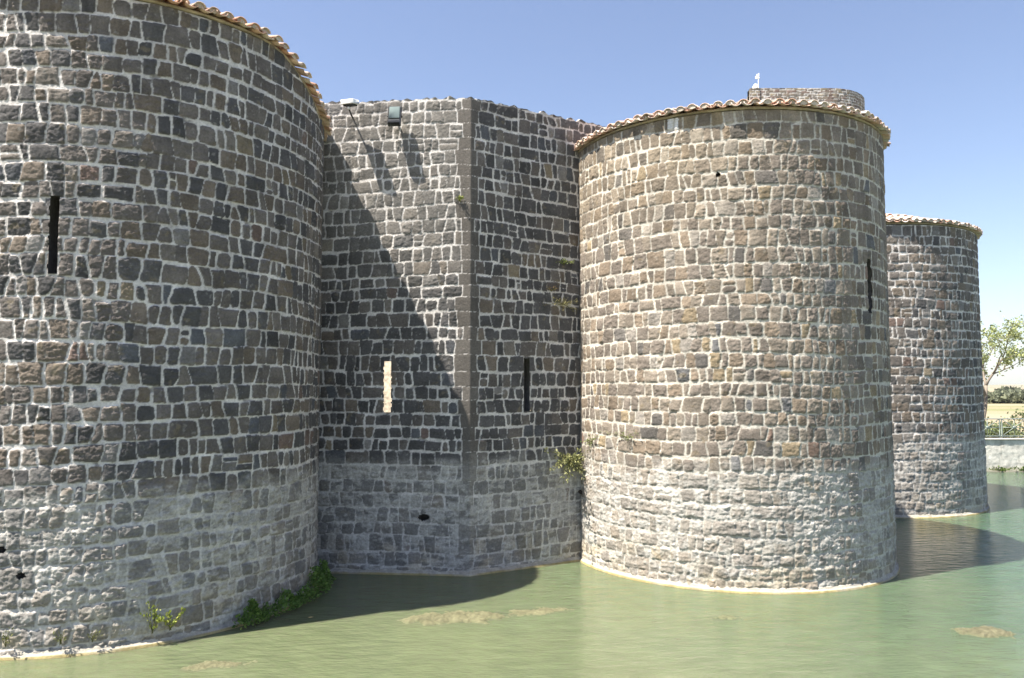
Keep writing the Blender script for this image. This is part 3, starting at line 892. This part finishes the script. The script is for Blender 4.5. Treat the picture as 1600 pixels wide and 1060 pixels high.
GRN1, GRN2 = (.08, .16, .03), (.22, .33, .08)
DRY1, DRY2 = (.20, .17, .08), (.34, .32, .16)
nBC = np.array([dBC[1], -dBC[0]])


def lt_pt(px, z, off=.05):
    a, t = ang(LT, px)
    n = np.array([math.cos(a), math.sin(a)])
    p = np.array(LT[:2]) + n * (LT[2] + off)
    return (p[0], p[1], z), n


def rt_pt(px, py, off=.03):
    a, t = ang(RT, px)
    n = np.array([math.cos(a), math.sin(a)]); p = np.array(RT[:2]) + n * (RT[2] + off)
    return (p[0], p[1], zat(py, t)), n


pt = wall_pt(889, 722, .05)
clump('wall_plant', pt, nBC, (.72, .6, .72), 560, .09, 'bushy green and straw coloured tuft growing in the corner beside the middle tower', 'plant', 3, (.16, .18, .07), (.42, .41, .20), stems=40, droop=1.1, wide=.22, group='plants growing from the masonry')
pt = wall_pt(879, 476, .04)
clump('wall_plant', pt, nBC, (.5, .3, .35), 130, .09, 'dry pale grass tuft high on the shaded wall face near the middle tower', 'plant', 5, DRY1, DRY2, stems=22, droop=.8, wide=.08, group='plants growing from the masonry')
pt = wall_pt(882, 414, .03)
clump('wall_plant', pt, nBC, (.25, .15, .15), 60, .05, 'little green sprig above the dry tuft on the shaded wall face', 'plant', 6, (.10, .14, .04), (.22, .25, .09), stems=8, wide=.3, group='plants growing from the masonry')
pt = wall_pt(717, 314, .03)
clump('wall_plant', pt, nAB, (.2, .12, .14), 50, .05, 'tiny yellow green sprig on the sunlit wall beside the quoined corner', 'plant', 8, (.16, .2, .05), (.32, .34, .08), stems=7, wide=.3, group='plants growing from the masonry')
pt = wall_pt(862, 455, .03)
clump('wall_plant', pt, nBC, (.3, .1, .12), 40, .05, 'small rusty brown tuft left of the dry grass on the shaded wall', 'plant', 9, (.22, .14, .06), (.36, .26, .12), stems=7, wide=.15, group='plants growing from the masonry')
for px, py, sd, lab in ((925, 690, 12, 'leafy sprig on the middle tower just right of the corner bush'), (980, 684, 13, 'faint green sprig on the middle tower, right of the corner bush')):
    q, n = rt_pt(px, py)
    clump('wall_plant', q, n, (.4, .14, .28), 70, .05, lab, 'plant', sd, (.12, .16, .05), (.3, .32, .14), stems=9, droop=.6, wide=.25, group='plants growing from the masonry')
# broken root below the corner bush
q, n = rt_pt(908, 772, .0)
sb = MB(); sb.tube([(-.05, .05, .05), (.10, -.12, -.02), (.26, -.20, -.12)], [.045, .035, .02], 7, c=(.06, .05, .04))
o = sb.build('root_stump', M_BARK, None, loc=q); tag(o, 'short dark broken root sticking out below the corner bush', 'root')


def mound(px, half, z0, height, depth, seed, n, label, a=GRN1, b=GRN2):
    """low cushion of creeping leaves lying along the left tower's foot"""
    rg = np.random.default_rng(seed)
    ctr, nn = lt_pt(px, z0)
    tg = np.array([-nn[1], nn[0]])
    root = empty('creeper', ctr)
    tag(root, label, 'plant', 'creepers along the left tower foot')
    s = rg.normal(0, .42, n).clip(-1, 1); hgt = np.sqrt(np.maximum(0, 1 - s * s)) * (.75 + .35 * np.sin(s * 7 + seed))
    t = rg.random(n) ** .7
    o = rg.random(n) ** .5
    curve = -(s * half) ** 2 / (2 * LT[2])
    P = np.stack([tg[0] * s * half + nn[0] * (o * depth * (1 - .6 * t) + curve), tg[1] * s * half + nn[1] * (o * depth * (1 - .6 * t) + curve), t * hgt * height], 1)
    mb = MB()
    D = np.repeat(np.array([[nn[0] * .7, nn[1] * .7, .5]]), n, 0)
    leaves(mb, P, D, .06, rg, shade_cols(rg, n, a, b), .32, .5)
    mb.build('foliage', M_LEAF, root)


mound(395, .40, .04, .34, .30, 21, 900, 'rounded green creeper cushion at the left tower foot, nearest the camera')
mound(450, .75, .05, .30, .28, 22, 900, 'sprawling green creeper on the left tower foot, middle of three')
mound(492, .95, .05, .48, .34, 23, 1700, 'largest green creeper in the corner between left tower and wall')
for px, sd, h, lab in ((249, 31, .42, 'bright yellow green upright weed with tall shoots at the left tower waterline'), (276, 32, .27, 'shorter yellow green weed right of the tall bright one at the waterline')):
    q, n = lt_pt(px, .2, .06)
    clump('weed', q, n, (.20, .12, h), 90, .055, lab, 'weed', sd, (.20, .26, .05), (.42, .44, .10), stems=6, wide=.3, up=1.0, group='weeds on the left tower ledge')
for px, sd, lab in ((30, 35, 'brownish weed on the left tower ledge near the picture edge'), (113, 36, 'small green weed on the left tower ledge, second from the picture edge'), (160, 37, 'tiny green weed on the left tower ledge, third from the picture edge')):
    q, n = lt_pt(px, .2, .06)
    clump('weed', q, n, (.16, .1, .2), 30, .045, lab, 'weed', sd, (.1, .12, .04), (.26, .26, .10), stems=5, wide=.25, up=1.0, group='weeds on the left tower ledge')

# ------------------------------------------------------------------ scum and shoals in the water
def water_pt(px, py):
    p = R_(3.72); y = (530 - py) / 1200
    zc = math.sin(p) + y * math.cos(p); yc = math.cos(p) - y * math.sin(p)
    t = -4 / zc
    return np.array([(px - 800) / 1200 * t, yc * t])


def scum(px0, px1, py, lenY, seed, label, skew=0.0, zpeak=.05, cut=.12, col=(.118, .114, .066)):
    a, b = water_pt(px0, py), water_pt(px1, py)
    cx_, cy2 = (a + b) / 2; hw = (b - a)[0] / 2
    nu, nv = 150, 60
    U, V = np.meshgrid(np.linspace(-1, 1, nu), np.linspace(-1, 1, nv))
    X = U * hw; Y = V * lenY + skew * U * hw
    r = np.sqrt(U ** 2 + V ** 2)
    n = fbm(X / .35, Y / .25, seed, 5, .6)
    n2 = fbm(X / .08, Y / .08, seed + 7, 3)
    h = (1 - r) * .9 + .55 * n - cut
    Z = np.clip(h, -.6, .6) * zpeak + .012 * n2 * (h > -.2)
    C = np.array(col) * (1 + .25 * n2 + .2 * n)[..., None]
    C = C * (1 - .45 * sstep(.25, .0, h)[..., None]) + .45 * sstep(.25, .0, h)[..., None] * np.array([.10, .118, .06])
    ii = (np.arange(nv - 1)[:, None] * nu + np.arange(nu - 1)[None])
    k = (h[:-1, :-1] > -.25).ravel(); ii = ii.ravel()[k]
    q = np.stack([ii, ii + 1, ii + nu + 1, ii + nu], 1)
    o = mesh_obj('algae_mat', np.stack([X, Y, Z], -1).reshape(-1, 3), q, M_MUD, None, C.reshape(-1, 3), smooth=True, loc=(cx_, cy2, 0))
    tag(o, label, 'algae mat', 'algae mats in the moat')


scum(615, 800, 966, .42, 41, 'long tan algae mat at the edge of the wall shadow', skew=.10, zpeak=.12)
scum(770, 900, 956, .28, 42, 'fainter tan algae streak right of the long mat', skew=.22, zpeak=.04, cut=.25)
scum(275, 400, 1040, .22, 43, 'ragged tan algae mat beside the left tower, close to the picture bottom', skew=.12, zpeak=.05, cut=.25)
scum(1495, 1590, 989, .28, 44, 'isolated brown algae mat in open water at the right', skew=-.12, zpeak=.13, cut=.1, col=(.105, .10, .062))
scum(1112, 1160, 965, .14, 45, 'small tan algae patch in front of the middle tower', zpeak=.03, cut=.2, col=(.115, .12, .068))
# fallen leaf
o = mesh_obj('fallen_leaf', [[-.05, 0, .012], [0, -.03, .014], [.06, 0, .02], [0, .03, .016]], np.array([[0, 1, 2, 3]]), plain_mat('dead_leaf', (.45, .32, .12), .7), None, loc=(*water_pt(485, 966), 0))
tag(o, 'single yellow leaf floating in the shaded water', 'leaf')

# ------------------------------------------------------------------ far bank
rw = empty('retaining_wall', (24, BANK_Y + .15, 0))
tag(rw, 'low pale concrete retaining wall along the far edge of the moat', 'wall')
uu = np.arange(-14, 16, .06); zz = np.arange(-.6, 1.56, .06)
Ug, Zg = np.meshgrid(uu, zz)
hh = .02 * fbm(Ug / .5, Zg / .4, 301, 4) + .012 * fbm(Ug / .12, Zg / .1, 302, 3)
P = np.stack([Ug, -hh, Zg], -1)
P = np.concatenate([P, P[-1:] + np.array([0, .45, .0])], 0)
C = np.array([.58, .56, .51]) * (1 + .25 * fbm(Ug / .8, Zg / .6, 303, 4))[..., None]
st = sstep(.1, .5, fbm(Ug / .25, Zg / 1.5, 304, 4))[..., None] * .5
C = C * (1 - st) + st * np.array([.22, .21, .18])
wt = sstep(.35, .05, Zg + .15 * fbm(Ug / .4, Zg, 306, 3))[..., None] * .6
C = C * (1 - wt) + wt * np.array([.24, .21, .13])
C = np.concatenate([C, C[-1:]], 0)
ny2, nx2 = P.shape[:2]
ii = (np.arange(ny2 - 1)[:, None] * nx2 + np.arange(nx2 - 1)[None]).ravel()
mesh_obj('wall', P.reshape(-1, 3), np.stack([ii, ii + 1, ii + nx2 + 1, ii + nx2], 1), M_LIME, rw, C.reshape(-1, 3), smooth=True)
mb = MB(); mb.box((1, .14, 1.585), (30, .42, .07), bevel=.015); mb.build('coping', M_CONC, rw)

rl = empty('railing', (22.0, BANK_Y + .28, 1.62))
tag(rl, 'grey metal railing with crossed braces on the far bank', 'railing')
pw = 1.30
mb = MB(); mb.box((1.9, 0, .93), (13.6, .05, .05), bevel=.01); mb.build('top_rail', M_STEEL, rl)
mb = MB(); mb.box((1.9, 0, .10), (13.6, .04, .04), bevel=.01); mb.build('bottom_rail', M_STEEL, rl)
for i in range(-3, 7):
    x = .42 + i * pw
    mb = MB(); mb.box((x - .05, 0, .46), (.045, .045, .92), bevel=.008); mb.box((x + .06, 0, .46), (.045, .045, .92), bevel=.008); mb.build('post', M_STEEL, rl)
    if i < 6:
        mb = MB(); xa, xb = x + .09, x + pw - .08
        for (p0, p1_) in (((xa, .12), (xb, .91)), ((xa, .91), (xb, .12))):
            mb.tube([(p0[0], 0.0, p0[1]), (p1_[0], 0.0, p1_[1])], .017, 6)
        mb.tube([(xa, .0, .515), (xb, .0, .515)], .016, 6); mb.tube([((xa + xb) / 2, 0, .12), ((xa + xb) / 2, 0, .91)], .016, 6)
        mb.tube([((xa + xb) / 2, -.03, .515), ((xa + xb) / 2, .03, .515)], .07, 10)
        mb.build('brace', M_STEEL, rl)
for i, (px, sd) in enumerate(((1557, 61), (1597, 62))):
    x = (px - 800) / 1200 * (BANK_Y)
    clump('bank_weed', (x, BANK_Y + .1, .05), (0, -1), (1.0, .3, .35), 160, .09, ['green weeds at the foot of the far bank, nearer the tower', 'green weeds at the foot of the far bank, at the picture edge'][i], 'weed', sd, (.07, .13, .03), (.2, .26, .07), stems=18, group='weeds along the far bank')


def bush(x, y, z, w, h, n, sd, label, a=(.09, .12, .05), b=(.22, .26, .13), size=.13):
    rg = np.random.default_rng(sd)
    root = empty('shrub', (x, y, z)); tag(root, label, 'shrub', 'shrubs behind the railing')
    mb = MB()
    k = 14
    cs = np.c_[rg.normal(0, .35, k) * w, rg.normal(0, .3, k) * w, rg.uniform(.15, .8, k) * h]
    i = rg.integers(0, k, n)
    P = cs[i] + rg.normal(0, 1, (n, 3)) * np.array([w, w, h]) * .13
    P[:, 2] = np.maximum(P[:, 2], .02)
    leaves(mb, P, rg.normal(0, 1, (n, 3)) + np.array([0, 0, .5]), size, rg, shade_cols(rg, n, a, b), .35)
    mb.build('foliage', M_LEAF, root)
    sb = MB()
    for c in cs[:8]: sb.tube([(0, 0, -.05), c * .5 + np.array([0, 0, .05]), c], [.03, .02, .008], 5, c=(.12, .1, .08))
    sb.build('stem', M_BARK, root)


bush(23.6, 39.6, 1.4, 1.6, .85, 1500, 71, 'low dark green shrub behind the railing beside the far tower')
bush(25.6, 40.4, 1.4, 2.0, 1.0, 1800, 72, 'broad green shrub behind the railing at the picture edge')
bush(28.0, 40.0, 1.4, 2.0, 1.4, 1500, 73, 'green shrub behind the railing just past the picture edge')


for i_, (px, D, zz_, w_, h_, lab) in enumerate(((1552, 160, .6, 9, 2.2, 'haze-paled grey green thicket far out in the dry field, next to the far tower'), (1590, 190, .8, 13, 2.2, 'wide haze-paled grey green thicket far out in the dry field at the picture edge'),
                                            (1573, 330, .6, 10, 3.4, 'rounded haze-paled tree clump on the horizon beyond the field'))):
    bush((px - 800) / 1200 * D, D, zz_, w_, h_, 2200, 170 + i_, lab, (.10, .115, .07), (.20, .21, .13), .9 if D < 300 else 1.6)  # distance haze is painted in: leaf colours lightened beyond the plants' own green


def tree(x, y, z, seed, label, height, lean, spread, nleaf, a, b, size=.14, trunk_r=.13, depth=4):
    rg = np.random.default_rng(seed)
    root = empty('tree', (x, y, z)); tag(root, label, 'tree')
    sb = MB(); tips = []
    def grow(p, d, L, r, lev):
        n = 6; pts = [p]
        for k in range(n - 1):
            d = d + rg.normal(0, .10, 3) + np.array([0, 0, .03]); d /= np.linalg.norm(d)
            pts.append(pts[-1] + d * L / (n - 1))
        pts = np.array(pts)
        sb.tube(pts, np.linspace(r, r * .6, n), 6 if lev < 2 else 4, c=(.20, .17, .14))
        if lev >= 2: tips.extend([(pp, d) for pp in pts[2:]])
        if lev < depth:
            for k in range(3 if lev else 4):
                i = rg.integers(2, n)
                a_ = rg.normal(0, 1, 3); a_ -= d * (a_ @ d); a_ /= np.linalg.norm(a_)
                dd = d * rg.uniform(.55, .9) + a_ * rg.uniform(.5, .9) * spread; dd[2] += .08
                grow(pts[i if k else n - 1], dd / np.linalg.norm(dd), L * rg.uniform(.55, .8), r * .55, lev + 1)
    grow(np.array([0, 0, -.2]), np.array(lean) / np.linalg.norm(lean), height * .42, trunk_r, 0)
    sb.build('trunk', M_BARK, root, smooth=True)
    tp = np.array([t[0] for t in tips])
    keep = rg.random(len(tp)) < .8; tp = tp[keep]
    i = rg.integers(0, len(tp), nleaf)
    P = tp[i] + rg.normal(0, .13, (nleaf, 3))
    mb = MB(); leaves(mb, P, rg.normal(0, 1, (nleaf, 3)) + np.array([0, 0, .2]), size, rg, shade_cols(rg, nleaf, a, b), .3)
    mb.build('crown', M_LEAF, root)
    return root


tree(25.0, 41.5, 1.4, 91, 'airy young tree with thin bare limbs and light green leaves behind the railing', 7.4, (.30, -.05, 1), .95, 5200, (.20, .24, .10), (.42, .45, .19), size=.14)

# ------------------------------------------------------------------ air
mb = MB(); mb.box((0, 1500, 88), (6400, 6400, 186))
m_, n_, p_, L_ = new_mat('thin_haze')
n_.nodes.remove(p_)
pv = n_.nodes.new('ShaderNodeVolumePrincipled'); pv.inputs['Color'].default_value = (.86, .90, .96, 1); pv.inputs['Density'].default_value = .00013; pv.inputs['Anisotropy'].default_value = .2
L_.new(pv.outputs[0], n_.nodes['Material Output'].inputs['Volume'])
tag(mb.build('haze', m_), kind='stuff')
